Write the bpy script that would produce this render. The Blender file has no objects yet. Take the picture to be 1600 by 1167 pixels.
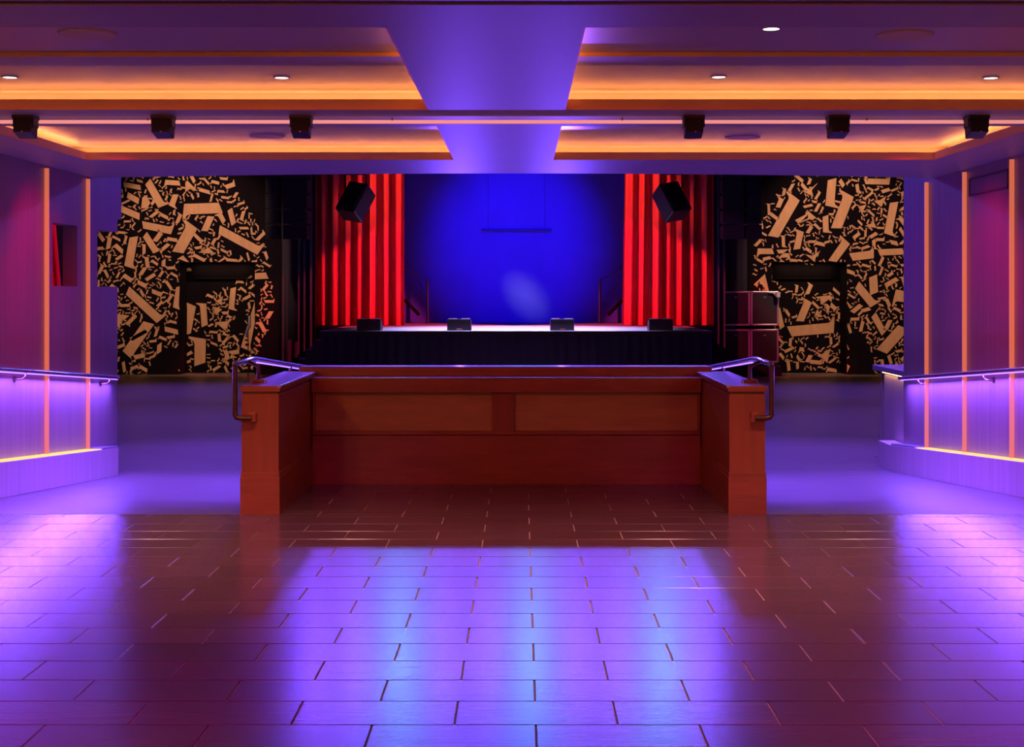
import bpy, bmesh, math, random
from mathutils import Vector, Matrix

SC = bpy.context.scene
COL = SC.collection
H, F, CX, CY = 1.617, 2200.0, 815.0, 455.0      # eye height, focal length in px, optical axis in the frame

# ------------------------------------------------------------------ camera, world, exposure
cam_d = bpy.data.cameras.new('camera'); cam = bpy.data.objects.new('camera', cam_d); COL.objects.link(cam)
cam.location = (0, 0, H); cam.rotation_euler = (math.pi/2, 0, 0)
cam_d.sensor_width = 36; cam_d.lens = F/1600*36
cam_d.shift_x = -(CX-800)/1600; cam_d.shift_y = -(583.5-CY)/1600
cam_d.clip_end = 200
SC.camera = cam
world = bpy.data.worlds.new('world'); SC.world = world; world.use_nodes = True
world.node_tree.nodes['Background'].inputs[0].default_value = (0.10, 0.02, 0.16, 1)
world.node_tree.nodes['Background'].inputs[1].default_value = 0.02
SC.view_settings.view_transform = 'Standard'; SC.view_settings.look = 'None'
SC.view_settings.exposure = 0.0; SC.view_settings.gamma = 1.0; SC.view_settings.use_curve_mapping = False
try:
    SC.cycles.use_denoising = True
    SC.cycles.max_bounces = 8; SC.cycles.diffuse_bounces = 4; SC.cycles.glossy_bounces = 4
    SC.cycles.sample_clamp_indirect = 4.0; SC.cycles.use_light_tree = True
except Exception: pass

VIOLET = (0.17, 0.065, 1.0)
BLUE = (0.06, 0.012, 1.0)
RED = (1.0, 0.015, 0.03)
MAGENTA = (1.0, 0.015, 0.7)
WALLMAG = (1.0, 0.0, 0.16)
WARM = (1.0, 0.52, 0.2)
AMBER = (1.0, 0.36, 0.08)

def light(name, kind, loc, target, power, color, parent=None, **kw):
    d = bpy.data.lights.new(name, kind); d.energy = power; d.color = color
    for k, v in kw.items(): setattr(d, k, v)
    o = bpy.data.objects.new(name, d); COL.objects.link(o)
    o.location = loc
    if target is not None:
        o.rotation_euler = (Vector(target)-Vector(loc)).to_track_quat('-Z', 'Y').to_euler()
    if parent is not None:
        o.parent = parent
        o.location = Vector(loc)-Vector(parent.location)
    return o

# ------------------------------------------------------------------ materials
MATS = {}
def mat(name, color, rough=0.5, metal=0.0, emit=None, strength=1.0, grain=None, bump=0.0, coat=0.0, spec=0.5, rnd=0.0):
    m = bpy.data.materials.new(name); m.use_nodes = True; nt = m.node_tree; b = nt.nodes['Principled BSDF']
    b.inputs['Base Color'].default_value = (*color, 1); b.inputs['Roughness'].default_value = rough
    b.inputs['Metallic'].default_value = metal; b.inputs['Specular IOR Level'].default_value = spec
    if coat: b.inputs['Coat Weight'].default_value = coat; b.inputs['Coat Roughness'].default_value = 0.12
    if emit: b.inputs['Emission Color'].default_value = (*emit, 1); b.inputs['Emission Strength'].default_value = strength
    if grain:
        sx, sy, sz, amt = grain
        tc = nt.nodes.new('ShaderNodeTexCoord'); mp = nt.nodes.new('ShaderNodeMapping')
        mp.inputs['Scale'].default_value = (sx, sy, sz)
        nz = nt.nodes.new('ShaderNodeTexNoise'); nz.inputs['Scale'].default_value = 1.0
        nz.inputs['Detail'].default_value = 5; nz.inputs['Roughness'].default_value = 0.6
        ge = nt.nodes.new('ShaderNodeNewGeometry')
        nt.links.new(ge.outputs['Position'], mp.inputs['Vector'])
        nt.links.new(mp.outputs[0], nz.inputs['Vector'])
        mr = nt.nodes.new('ShaderNodeMapRange'); mr.inputs['From Min'].default_value = .3; mr.inputs['From Max'].default_value = .7
        mr.inputs['To Min'].default_value = 1-amt; mr.inputs['To Max'].default_value = 1+amt
        nt.links.new(nz.outputs['Fac'], mr.inputs['Value'])
        val = mr.outputs[0]
        if rnd:
            oi = nt.nodes.new('ShaderNodeObjectInfo'); m2 = nt.nodes.new('ShaderNodeMapRange')
            m2.inputs['To Min'].default_value = 1-rnd; m2.inputs['To Max'].default_value = 1+rnd
            nt.links.new(oi.outputs['Random'], m2.inputs['Value'])
            mm = nt.nodes.new('ShaderNodeMath'); mm.operation = 'MULTIPLY'
            nt.links.new(val, mm.inputs[0]); nt.links.new(m2.outputs[0], mm.inputs[1]); val = mm.outputs[0]
        vm = nt.nodes.new('ShaderNodeVectorMath'); vm.operation = 'SCALE'
        vm.inputs[0].default_value = color
        nt.links.new(val, vm.inputs['Scale']); nt.links.new(vm.outputs[0], b.inputs['Base Color'])
        if bump:
            bp = nt.nodes.new('ShaderNodeBump'); bp.inputs['Strength'].default_value = bump; bp.inputs['Distance'].default_value = 0.004
            nt.links.new(nz.outputs['Fac'], bp.inputs['Height']); nt.links.new(bp.outputs[0], b.inputs['Normal'])
    MATS[name] = m
    return m

M_TILE = mat('wood_look_tile', (0.115, 0.05, 0.06), 0.23, grain=(1.6, 60, 30, 0.35), bump=0.035, rnd=0.12)
M_GROUT = mat('tan_grout', (0.72, 0.48, 0.36), 0.85)
M_SOFFIT = mat('painted_soffit', (0.36, 0.31, 0.34), 0.5, grain=(1, 1, 1, .05))
M_RECESS = mat('painted_recess', (0.42, 0.36, 0.37), 0.3, spec=.25, grain=(1, 1, 1, .06))
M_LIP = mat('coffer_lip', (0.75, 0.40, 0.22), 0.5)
M_PANEL = mat('veneer_panel', (0.30, 0.21, 0.20), 0.32, grain=(14, 14, .5, .12), bump=.03)
M_PLINTH = mat('laminate_plinth', (0.62, 0.50, 0.48), 0.42, grain=(16, 16, .6, .10))
M_WOOD = mat('cherry_wood', (0.30, 0.065, 0.028), 0.33, grain=(3, 3, 18, .18), bump=.03, coat=.15)
M_WOOD_V = mat('cherry_wood_vertical', (0.30, 0.065, 0.028), 0.33, grain=(22, 22, 1.2, .16), bump=.03, coat=.15)
M_INSET = mat('inset_panel', (0.45, 0.24, 0.11), 0.4, grain=(3, 3, 20, .14))
M_RAIL = mat('brushed_steel', (0.55, 0.52, 0.52), 0.22, metal=1.0)
M_BRONZE = mat('dark_bronze', (0.12, 0.06, 0.035), 0.35, metal=.8)
M_BLACK = mat('black_paint', (0.012, 0.010, 0.012), 0.55)
M_BLACKCLOTH = mat('black_drape', (0.05, 0.04, 0.07), 0.95, spec=0.05)
M_HALL = mat('dark_hall_wall', (0.008, 0.005, 0.009), 0.9, spec=0.05, grain=(6, 6, .4, .2))
M_DANCE = mat('dance_floor_tile', (0.11, 0.085, 0.085), 0.34, grain=(1.5, 30, 10, .25), bump=.06)
M_TAN = mat('mural_tan_paint', (0.68, 0.38, 0.22), 0.7, grain=(9, 9, 2, .12))
M_CURT = mat('red_velvet', (0.62, 0.03, 0.05), 0.6, grain=(20, 20, 2, .15))
M_DROP = mat('blue_lit_backdrop_cloth', (0.10, 0.06, 0.85), 0.8, grain=(1.2, 1.2, .8, .07))  # blue stage light put into the cloth colour; mutes red spill
M_DECK = mat('stage_deck', (0.34, 0.32, 0.36), 0.8, spec=0.0)
M_SPK = mat('speaker_black', (0.016, 0.013, 0.018), 0.5)
M_GRILLE = mat('speaker_grille', (0.02, 0.017, 0.022), 0.75, grain=(60, 60, 60, .6))
M_TRIM = mat('case_trim', (0.62, 0.45, 0.60), 0.3, metal=.6)
M_WHITE = mat('white_plastic', (0.8, 0.78, 0.78), 0.4)
M_REDPL = mat('red_plastic', (0.7, 0.02, 0.02), 0.4)
M_CEILSPK = mat('ceiling_speaker_mesh', (0.62, 0.46, 0.32), 0.6)
M_BARTOP = mat('bar_top', (0.30, 0.26, 0.30), 0.2)
E_FIN = mat('light_fin_diffuser', (0.22, 0.08, 0.05), 0.5, emit=(1.0, 0.21, 0.10), strength=0.62)
E_LEDGE = mat('ledge_light_diffuser', (0.03, 0.03, 0.01), 0.6, emit=(1.0, 0.56, 0.13), strength=1.5, spec=0.0)
E_COVE = mat('cove_led', (0.8, 0.6, 0.3), 0.5, emit=(1.0, 0.30, 0.075), strength=32.0)
E_BAR = mat('light_bar_tube', (0.7, 0.5, 0.5), 0.4, emit=(1.0, 0.34, 0.30), strength=0.75)
E_SPOT = mat('downlight_lens', (0.9, 0.9, 0.9), 0.4, emit=(1.0, 0.93, 0.85), strength=3.0)
E_RAIL = mat('rail_led', (0.6, 0.6, 0.9), 0.4, emit=VIOLET, strength=6.0)
E_UNDER = mat('bar_led', (0.8, 0.6, 0.3), 0.5, emit=(1.0, 0.55, 0.16), strength=10.0)
E_STAGE = mat('stage_light_lens', (0.5, 0.5, 0.9), 0.3, emit=VIOLET, strength=14.0)

# ------------------------------------------------------------------ mesh helpers
class MB:
    def __init__(s): s.v = []; s.f = []
    def add(s, vs, fs):
        n = len(s.v); s.v += [tuple(v) for v in vs]; s.f += [tuple(i+n for i in f) for f in fs]; return s
    def box(s, x0, x1, y0, y1, z0, z1, rot=None, about=None):
        vs = [Vector((x, y, z)) for z in (z0, z1) for y in (y0, y1) for x in (x0, x1)]
        if rot is not None:
            c = Vector(about) if about else sum(vs, Vector())/8
            vs = [rot @ (v-c)+c for v in vs]
        return s.add(vs, [(0,2,3,1),(4,5,7,6),(0,1,5,4),(2,6,7,3),(0,4,6,2),(1,3,7,5)])
    def slope(s, x0, x1, y0, y1, zf, h0, h1):       # box whose bottom/top follow zf(y)
        for brk in (10.2, 16.2):
            if y0 < brk-.001 and y1 > brk+.001:
                s.slope(x0, x1, y0, brk, zf, h0, h1); return s.slope(x0, x1, brk, y1, zf, h0, h1)
        vs = [Vector((x, y, zf(y)+h)) for h in (h0, h1) for y in (y0, y1) for x in (x0, x1)]
        return s.add(vs, [(0,2,3,1),(4,5,7,6),(0,1,5,4),(2,6,7,3),(0,4,6,2),(1,3,7,5)])
    def prism(s, pts, axis, a, b):                  # polygon pts (2D) extruded along axis x/y/z from a to b
        def P(p, t):
            return {'x': (t, p[0], p[1]), 'y': (p[0], t, p[1]), 'z': (p[0], p[1], t)}[axis]
        n = len(pts)
        vs = [P(p, a) for p in pts]+[P(p, b) for p in pts]
        fs = [tuple(range(n))[::-1], tuple(range(n, 2*n))]+[(i, (i+1) % n, (i+1) % n+n, i+n) for i in range(n)]
        return s.add(vs, fs)
    def cyl(s, c, r, h, axis='z', n=20, r2=None):
        r2 = r if r2 is None else r2
        c = Vector(c); vs = []
        for k, rr in ((0, r), (h, r2)):
            for i in range(n):
                a = 2*math.pi*i/n; u, w = rr*math.cos(a), rr*math.sin(a)
                vs.append(c+{'x': Vector((k, u, w)), 'y': Vector((u, k, w)), 'z': Vector((u, w, k))}[axis])
        return s.add(vs, [tuple(range(n))[::-1], tuple(range(n, 2*n))]+[(i, (i+1) % n, (i+1) % n+n, i+n) for i in range(n)])
    def tube(s, pts, r, n=12):
        pts = [Vector(p) for p in pts]; rings = []; up = None
        for i, p in enumerate(pts):
            t = ((pts[min(i+1, len(pts)-1)]-p).normalized()+(p-pts[max(i-1, 0)]).normalized()).normalized()
            if up is None: up = t.orthogonal().normalized()
            up = (up-t*up.dot(t)).normalized(); w = t.cross(up)
            rings.append([p+(up*math.cos(2*math.pi*k/n)+w*math.sin(2*math.pi*k/n))*r for k in range(n)])
        vs = [v for rg in rings for v in rg]; m = len(rings)
        fs = [(i*n+k, i*n+(k+1) % n, (i+1)*n+(k+1) % n, (i+1)*n+k) for i in range(m-1) for k in range(n)]
        fs += [tuple(range(n))[::-1], tuple((m-1)*n+k for k in range(n))]
        return s.add(vs, fs)

def obj(name, mb, material, parent=None, bevel=0.0, smooth=False, kind=None, label=None):
    me = bpy.data.meshes.new(name)
    off = Vector((0, 0, 0)); p = parent
    while p is not None: off += p.location; p = p.parent
    me.from_pydata([tuple(Vector(v)-off) for v in mb.v], [], mb.f)
    bm = bmesh.new(); bm.from_mesh(me); bmesh.ops.recalc_face_normals(bm, faces=bm.faces); bm.to_mesh(me); bm.free()
    if smooth:
        for q in me.polygons: q.use_smooth = True
        try: me.set_sharp_from_angle(angle=math.radians(40))
        except Exception: pass
    me.materials.append(material)
    o = bpy.data.objects.new(name, me); COL.objects.link(o)
    if parent is not None: o.parent = parent
    if bevel:
        b = o.modifiers.new('bevel', 'BEVEL'); b.width = bevel; b.segments = 2; b.limit_method = 'ANGLE'
    if kind: o['kind'] = kind
    if label: o['label'] = label
    return o
def tag(o, label, cat=None, group=None, kind=None):
    o['label'] = label
    if cat: o['category'] = cat
    if group: o['group'] = group
    if kind: o['kind'] = kind
    return o
def thing(name, loc, label, cat, group=None, kind=None):
    o = bpy.data.objects.new(name, None); COL.objects.link(o); o.location = loc; o.empty_display_size = .1
    return tag(o, label, cat, group, kind)
def struct(name, mb, material, label, cat, **kw):
    return tag(obj(name, mb, material, **kw), label, cat, None, 'structure')
def copy_tree(o, parent=None):
    c = o.copy(); COL.objects.link(c); c.parent = parent
    for ch in list(o.children): copy_tree(ch, c)
    return c
def at(px, py, Y): return Vector(((px-CX)/F*Y, Y, H-(py-CY)/F*Y))

# ------------------------------------------------------------------ main dimensions
RY0, RY1, ZL = 10.2, 16.2, -0.45                     # ramp start / end, dance floor level
def ramp(y): return ZL*min(max((y-RY0)/(RY1-RY0), 0), 1)
ZC, ZR = 2.82, 2.95                                 # soffit and coffer ceiling
WL, WR = -4.55, 4.38                                # panel faces of the two side walls
PL, PR = -4.38, 4.23                                # plinth faces
XL0, XL1, XR1, XR0 = -2.04, -1.753, 1.4975, 1.776   # half walls
BY = 11.8                                           # booth back wall
HALLY = 35.0
ZS = 0.77; SY = 30.0                                # stage deck, stage front

# ------------------------------------------------------------------ upper floor with its tiles
fm = MB().box(-5.2, 5.0, -3.0, RY0+.02, -.6, -.007).box(XL0+.01, XR0-.01, RY0+.02, 12.35, -.6, -.007)
floor = struct('floor', fm, M_GROUT, 'upper floor of long brown wood-look tiles with pale grout', 'floor')
TW, TL, GAP = 0.3024, 0.6096, 0.0065
tiles = []
for k in range(-28, 23):
    y0 = 5.254+k*TW; y1 = y0+TW
    off = -0.251 if k % 2 == 0 else 0.053
    ya, yb = y0+GAP/2, y1-GAP/2
    xlo, xhi = (-5.15, 4.95)
    yb = min(yb, BY+.03)
    if ya > BY: continue
    parts = []
    if ya < RY0 < yb:
        parts = [(ya, RY0, xlo, xhi), (RY0, yb, XL1, XR1)] if RY0-ya > .02 else [(ya, yb, XL1, XR1)]
        parts = [(ya, RY0, xlo, xhi), (RY0+GAP, yb, XL1, XR1)]
    elif ya >= RY0: parts = [(ya, yb, XL1, XR1)]
    else: parts = [(ya, yb, xlo, xhi)]
    for (a, b, lo, hi) in parts:
        n0 = int((lo-off)/TL)-2
        for j in range(n0, n0+24):
            x0 = off+j*TL+GAP/2; x1 = off+(j+1)*TL-GAP/2
            x0c, x1c = max(x0, lo), min(x1, hi)
            if x1c-x0c < .02: continue
            # in view?
            far = b; half_l = (0-CX)/F*far; half_r = (1600-CX)/F*far
            vis = b > 4.98 and x1c > half_l and x0c < half_r
            tiles.append((vis, (b-a)*(x1c-x0c)/((a+b)/2)**2, x0c, x1c, a, b))
tiles.sort(key=lambda t: (not t[0], -t[1]))
cache = {}
rest = MB()
for i, (vis, area, x0, x1, y0, y1) in enumerate(tiles):
    if i < 300 and vis:
        key = (round(x1-x0, 3), round(y1-y0, 3))
        if key not in cache:
            a, b = key[0]/2, key[1]/2; e = .0015
            mb = MB()
            vs = [(-a, -b, -.01), (a, -b, -.01), (a, b, -.01), (-a, b, -.01), (-a, -b, -e), (a, -b, -e), (a, b, -e), (-a, b, -e),
                  (-a+e, -b+e, 0), (a-e, -b+e, 0), (a-e, b-e, 0), (-a+e, b-e, 0)]
            mb.add(vs, [(0,1,5,4),(1,2,6,5),(2,3,7,6),(3,0,4,7),(4,5,9,8),(5,6,10,9),(6,7,11,10),(7,4,8,11),(8,9,10,11)])
            me = bpy.data.meshes.new('floor_tile'); me.from_pydata(mb.v, [], mb.f); me.materials.append(M_TILE); cache[key] = me
        o = bpy.data.objects.new('floor_tile', cache[key]); COL.objects.link(o); o.parent = floor
        o.location = ((x0+x1)/2, (y0+y1)/2, 0)
    else:
        rest.box(x0, x1, y0, y1, -.01, 0)
obj('remaining_tiles', rest, M_TILE, floor, kind='stuff')

# ------------------------------------------------------------------ ramps, dance floor
def tile_line_mat(name, base, line, rough):
    m = bpy.data.materials.new(name); m.use_nodes = True; nt = m.node_tree; b = nt.nodes['Principled BSDF']
    ge = nt.nodes.new('ShaderNodeNewGeometry'); br = nt.nodes.new('ShaderNodeTexBrick')
    br.inputs['Color1'].default_value = (*base, 1); br.inputs['Color2'].default_value = (*[c*1.15 for c in base], 1)
    br.inputs['Mortar'].default_value = (*line, 1); br.inputs['Scale'].default_value = 1.0
    br.inputs['Mortar Size'].default_value = .003; br.inputs['Brick Width'].default_value = TL; br.inputs['Row Height'].default_value = TW
    nt.links.new(ge.outputs['Position'], br.inputs['Vector']); nt.links.new(br.outputs['Color'], b.inputs['Base Color'])
    mp = nt.nodes.new('ShaderNodeMapping'); mp.inputs['Scale'].default_value = (1.2, 22, 10)
    nz = nt.nodes.new('ShaderNodeTexNoise'); nz.inputs['Scale'].default_value = 1; nz.inputs['Detail'].default_value = 4
    nt.links.new(ge.outputs['Position'], mp.inputs[0]); nt.links.new(mp.outputs[0], nz.inputs['Vector'])
    bp = nt.nodes.new('ShaderNodeBump'); bp.inputs['Strength'].default_value = .07; bp.inputs['Distance'].default_value = .004
    nt.links.new(nz.outputs['Fac'], bp.inputs['Height']); nt.links.new(bp.outputs[0], b.inputs['Normal'])
    b.inputs['Roughness'].default_value = rough; b.inputs['Specular IOR Level'].default_value = .22
    return m
M_RAMP = tile_line_mat('ramp_tile', (0.13, 0.10, 0.10), (0.20, 0.15, 0.14), 0.36)
for x0, x1, side, words in ((PL-.15, XL0+.02, 'left', 'wall with the two small openings'), (XR0-.02, PR+.15, 'right', 'wall with the bar end')):
    mb = MB().slope(x0, x1, RY0+.02, RY1, ramp, -.15, 0)
    struct('ramp', mb, M_RAMP, 'sloping tiled ramp running down beside the '+words, 'ramp')
struct('dance_floor', MB().box(-10.6, 10.6, 12.4, HALLY+1.6, ZL-.1, ZL-.002), M_RAMP, 'lower dance floor stretching to the stage and painted walls', 'floor')
mb = MB().slope(XL0, XL0+.1, 12.38, RY1, ramp, -.3, .0); mb.slope(XR0-.1, XR0, 12.38, RY1, ramp, -.3, .0)
obj('ramp_curb', mb, M_BLACK, None); tag(bpy.data.objects['ramp_curb'], 'dark kerbs edging the inner sides of both ramps', 'kerb', None, 'structure')

# ------------------------------------------------------------------ ceiling with coffers
OY = [(6.42, 9.35), (10.26, 12.90)]
OX = [(-4.0, -.61), (.28, 3.79)]
def edge_y(x): return 14.38+.57*min(abs(x+.08)/4.4, 1.1)**2
sof = MB(); T0, T1 = ZC, 2.886
for x0, x1 in ((-4.72, -4.0), (-.61, .28), (3.79, 4.55)):
    sof.box(x0, x1, -3, 5.84, T0, T1).box(x0, x1, 5.92, 12.9, T0, T1)
for x0, x1 in OX:
    for y0, y1 in ((-3, 5.84), (5.92, 6.42), (9.35, 10.26)):
        sof.box(x0, x1, y0, y1, T0, T1)
xs = [-4.72+9.27*i/24 for i in range(25)]
sof.prism([(x, edge_y(x)) for x in xs]+[(4.55, 12.9), (-4.72, 12.9)], 'z', T0, T1)
sof.prism([(x, edge_y(x)) for x in xs]+[(4.55, 13.2), (-4.72, 13.2)], 'z', T1, 3.25)
ceiling = struct('ceiling', sof, M_SOFFIT, 'low painted soffit framing the lit ceiling coffers', 'ceiling')
# coffer ceiling above and the backs of the coves
rc = MB().box(-4.72, 4.55, -3, 13.4, ZR, ZR+.25)
obj('coffer_ceiling', rc, M_RECESS, ceiling)
SB = .13
fill = MB()
for x0, x1 in ((-4.72, -4.0-SB), (-.61+SB, .28-SB), (3.79+SB, 4.55)): fill.box(x0, x1, -3, 13.2, T1, ZR)
for x0, x1 in OX:
    for y0, y1 in ((-3, 6.42-SB), (9.35+SB, 10.26-SB), (12.9+SB, 13.2)): fill.box(x0-SB, x1+SB, y0, y1, T1, ZR)
obj('cove_back', fill, M_RECESS, ceiling)
for x0, x1 in OX:
    for y0, y1 in OY:
        lip = MB(); t = .012
        lip.box(x0, x1, y1-t, y1, T0+.001, T1+.004).box(x0, x1, y0, y0+t, T0+.001, T1+.004)
        lip.box(x0, x0+t, y0, y1, T0+.001, T1+.004).box(x1-t, x1, y0, y1, T0+.001, T1+.004)
        obj('coffer_lip', lip, M_LIP, ceiling)
        led = MB(); s0, s1 = .055, .075; z = T1+.004
        led.box(x0-s1, x1+s1, y1+s0, y1+s1, T1, z).box(x0-s1, x1+s1, y0-s1, y0-s0, T1, z)
        led.box(x0-s1, x0-s0, y0, y1, T1, z).box(x1+s0, x1+s1, y0, y1, T1, z)
        obj('cove_light', led, E_COVE, ceiling)
    # slim batten across the nearer coffer
    obj('coffer_batten', MB().box(x0, x1, 7.87, 8.18, ZR-.022, ZR+.01), M_SOFFIT, ceiling)
    obj('batten_edge', MB().box(x0, x1, 7.858, 7.872, ZR-.023, ZR+.01), M_LIP, ceiling)

# ------------------------------------------------------------------ slim light bar and box spotlights under the soffit
bar = thing('ceiling_light_bar', (-.08, 9.80, 2.80), 'slim pinkish light bar running right across the soffit', 'light bar')
obj('tube', MB().tube([(-4.5, 9.80, 2.796), (4.33, 9.80, 2.796)], .0135, 10), E_BAR, bar, smooth=True)
for x in (-4.3, -2.6, -.9, .7, 2.4, 4.1):
    obj('clip', MB().box(x-.006, x+.006, 9.79, 9.81, 2.80, ZC+.003), M_SOFFIT, bar)
ords = ['first', 'second', 'third', 'fourth', 'fifth', 'sixth']
for i, px in enumerate((38.5, 254, 470, 1084, 1310, 1527)):
    Y = 9.66; x = (px-CX)/F*Y
    t = thing('box_spotlight', (x, Y, ZC), 'black box spotlight under the soffit, %s from the left' % ords[i], 'spotlight', 'box spotlights along the light bar')
    obj('bracket', MB().box(x-.072, x+.072, Y-.05, Y+.09, ZC-.022, ZC+.002).box(x-.072, x-.062, Y-.03, Y+.07, ZC-.08, ZC-.02).box(x+.062, x+.072, Y-.03, Y+.07, ZC-.08, ZC-.02), M_BLACK, t, bevel=.002)
    r = Matrix.Rotation(math.radians(-14), 3, 'X') @ Matrix.Rotation(math.radians((-1)**i*2), 3, 'Z')
    obj('body', MB().box(x-.061, x+.061, Y-.055, Y+.09, ZC-.135, ZC-.035, rot=r), M_BLACK, t, bevel=.006)
    obj('indicator', MB().cyl((x+.005, Y-.075, ZC-.115), .004, .01, 'y', 8), M_TRIM, t)

# downlights and round ceiling speakers
for px, py, words in ((15.5, 120, 'round white downlight in the left coffer at the picture edge'), (440, 120.5, 'round white downlight in the left coffer above the third box spotlight'),
                      (1123, 119.5, 'round white downlight in the right coffer above the fourth box spotlight'), (1548, 121, 'round white downlight in the right coffer at the picture edge'),
                      (1205, 44, 'round white downlight nearest the viewer in the right coffer')):
    Y = (ZR-H)*F/(CY-py); x = (px-CX)/F*Y
    t = thing('downlight', (x, Y, ZR), words, 'downlight', 'downlights in the coffers')
    ring = MB()
    n = 24; vs = []
    for rr, zz in ((.052, ZR), (.05, ZR-.006), (.042, ZR-.006), (.042, ZR)):
        vs += [(x+rr*math.cos(2*math.pi*k/n), Y+rr*math.sin(2*math.pi*k/n), zz) for k in range(n)]
    ring.add(vs, [(a*n+k, a*n+(k+1) % n, ((a+1) % 4)*n+(k+1) % n, ((a+1) % 4)*n+k) for a in range(4) for k in range(n)])
    obj('trim_ring', ring, M_SOFFIT, t)
    light('downlight_lamp', 'SPOT', (x, Y, ZR-.02), (x, Y, 0), 170, (1.0, .5, .4), t, spot_size=math.radians(95), spot_blend=.8, shadow_soft_size=.04)
    obj('lens', MB().cyl((x, Y, ZR-.004), .042, .006, 'z', 24), E_SPOT, t)
for px, py, words in ((138, 52, 'large round ceiling speaker in the left coffer near the viewer'), (1413, 54, 'large round ceiling speaker in the right coffer near the viewer'),
                      (418, 212, 'faint round ceiling speaker in the farther left coffer'), (1160, 214, 'faint round ceiling speaker in the farther right coffer')):
    Y = (ZR-H)*F/(CY-py); x = (px-CX)/F*Y
    t = thing('ceiling_speaker', (x, Y, ZR), words, 'speaker', 'round ceiling speakers')
    obj('rim', MB().cyl((x, Y, ZR-.006), .15, .008, 'z', 40, .155), M_SOFFIT, t)
    obj('mesh_cover', MB().cyl((x, Y, ZR-.009), .14, .006, 'z', 40), M_CEILSPK, t)

# ------------------------------------------------------------------ side walls
def ledge(y): return ramp(y)+.305
def wall_pieces(x, sgn, y0, y1, openings, zt, zb):
    """boxes of one wall panel between y0 and y1; thickness .15 away from the aisle"""
    mb = MB(); xa, xb = sorted((x, x+sgn*.15)); cur = y0
    for (a, b, za, zb2) in openings:
        if a > cur: mb.box(xa, xb, cur, a, zb, zt)
        mb.box(xa, xb, a, b, zb, za).box(xa, xb, a, b, zb2, zt); cur = b
    if cur < y1: mb.box(xa, xb, cur, y1, zb, zt)
    return mb
wl = thing('wall_left', (WL, 6, -.6), 'left wall of tall veneer panels with glowing fins and two small openings', 'wall', kind='structure')
finsL = [13.44-1.28*k for k in range(1, 9)][::-1]+[13.44, 14.72]
edges = [-3]+finsL+[15.85]
for a, b in zip(edges[:-1], edges[1:]):
    ops = []
    if abs(a-13.44) < .01: ops = [(13.66, 14.42, 1.668, 2.285)]
    if abs(a-14.72) < .01: ops = [(15.10, 15.85, 1.668, 2.285)]
    obj('wall_panel', wall_pieces(WL, -1, a+.006, b-(.006 if b < 15.8 else 0), ops, ZC+.05, -.6), M_PANEL, wl)
obj('wall_panel', MB().box(WL-.15, WL, 15.85, 16.0, 2.43, ZC+.3), M_PANEL, wl)
obj('wall_panel', MB().box(WL-.15, WL, 14.3, 15.85, ZC+.05, ZC+.3), M_PANEL, wl)
for y in finsL: obj('light_fin', MB().box(WL-.02, WL+.036, y-.014, y+.014, ledge(y)+.005, ZC-.03), E_FIN, wl)
obj('plinth', MB().slope(WL-.15, PL, RY0-13, 15.3, ramp, -.3, .30), M_PLINTH, wl)
obj('ledge_light', MB().slope(WL+.004, PL-.012, 8.0, 14.70, ledge, -.02, .004), E_LEDGE, wl)
obj('ledge_cap', MB().slope(WL, PL-.006, 14.74, 15.3, ledge, -.02, .012), M_BARTOP, wl)

wr = thing('wall_right', (WR, 6, -.6), 'right wall of tall veneer panels with glowing fins and a small grille', 'wall', kind='structure')
finsR = [12.53-1.3*k for k in range(1, 8)][::-1]+[12.53, 13.87, 15.17]
edges = [-3]+finsR+[16.14]
for a, b in zip(edges[:-1], edges[1:]):
    obj('wall_panel', wall_pieces(WR, 1, a+.006, b-(.006 if b < 16 else 0), [], ZC+.05, -.6), M_PANEL, wr)
obj('wall_panel', MB().box(WR, WR+.15, 14.3, 16.14, ZC+.05, ZC+.3), M_PANEL, wr)
for y in finsR: obj('light_fin', MB().box(WR-.036, WR+.02, y-.014, y+.014, ledge(y)+.005, ZC-.03), E_FIN, wr)
obj('plinth', MB().slope(PR, WR+.15, RY0-13, 15.63, ramp, -.3, .30), M_PLINTH, wr)
obj('plinth', MB().slope(PR, WR+.05, 15.634, 16.7, ramp, -.3, .30), M_PLINTH, wr)
obj('ledge_light', MB().slope(PR+.012, WR-.004, 8.0, 15.12, ledge, -.02, .004), E_LEDGE, wr)
obj('ledge_cap', MB().slope(PR+.006, WR, 15.2, 16.14, ledge, -.02, .012), M_BARTOP, wr)
gr = thing('wall_grille', (WR, 13.2, 2.55), 'small flush grille high on the right wall panel', 'grille')
obj('frame', MB().box(WR-.012, WR+.002, 12.66, 13.76, 2.54, 2.56).box(WR-.012, WR+.002, 12.66, 13.76, 2.70, 2.72).box(WR-.012, WR+.002, 12.66, 12.68, 2.54, 2.72).box(WR-.012, WR+.002, 13.74, 13.76, 2.54, 2.72), mat('grille_frame', (.12, .07, .08), .5), gr)
for k in range(4): obj('slat', MB().box(WR-.008, WR+.002, 12.68, 13.74, 2.575+k*.03, 2.587+k*.03), M_PANEL, gr)

# near wall behind the viewer
struct('wall_near', MB().box(-4.72, 4.55, -3.2, -3.0, -.6, 3.2), M_PANEL, 'wall behind the viewer closing the room', 'wall')

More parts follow.
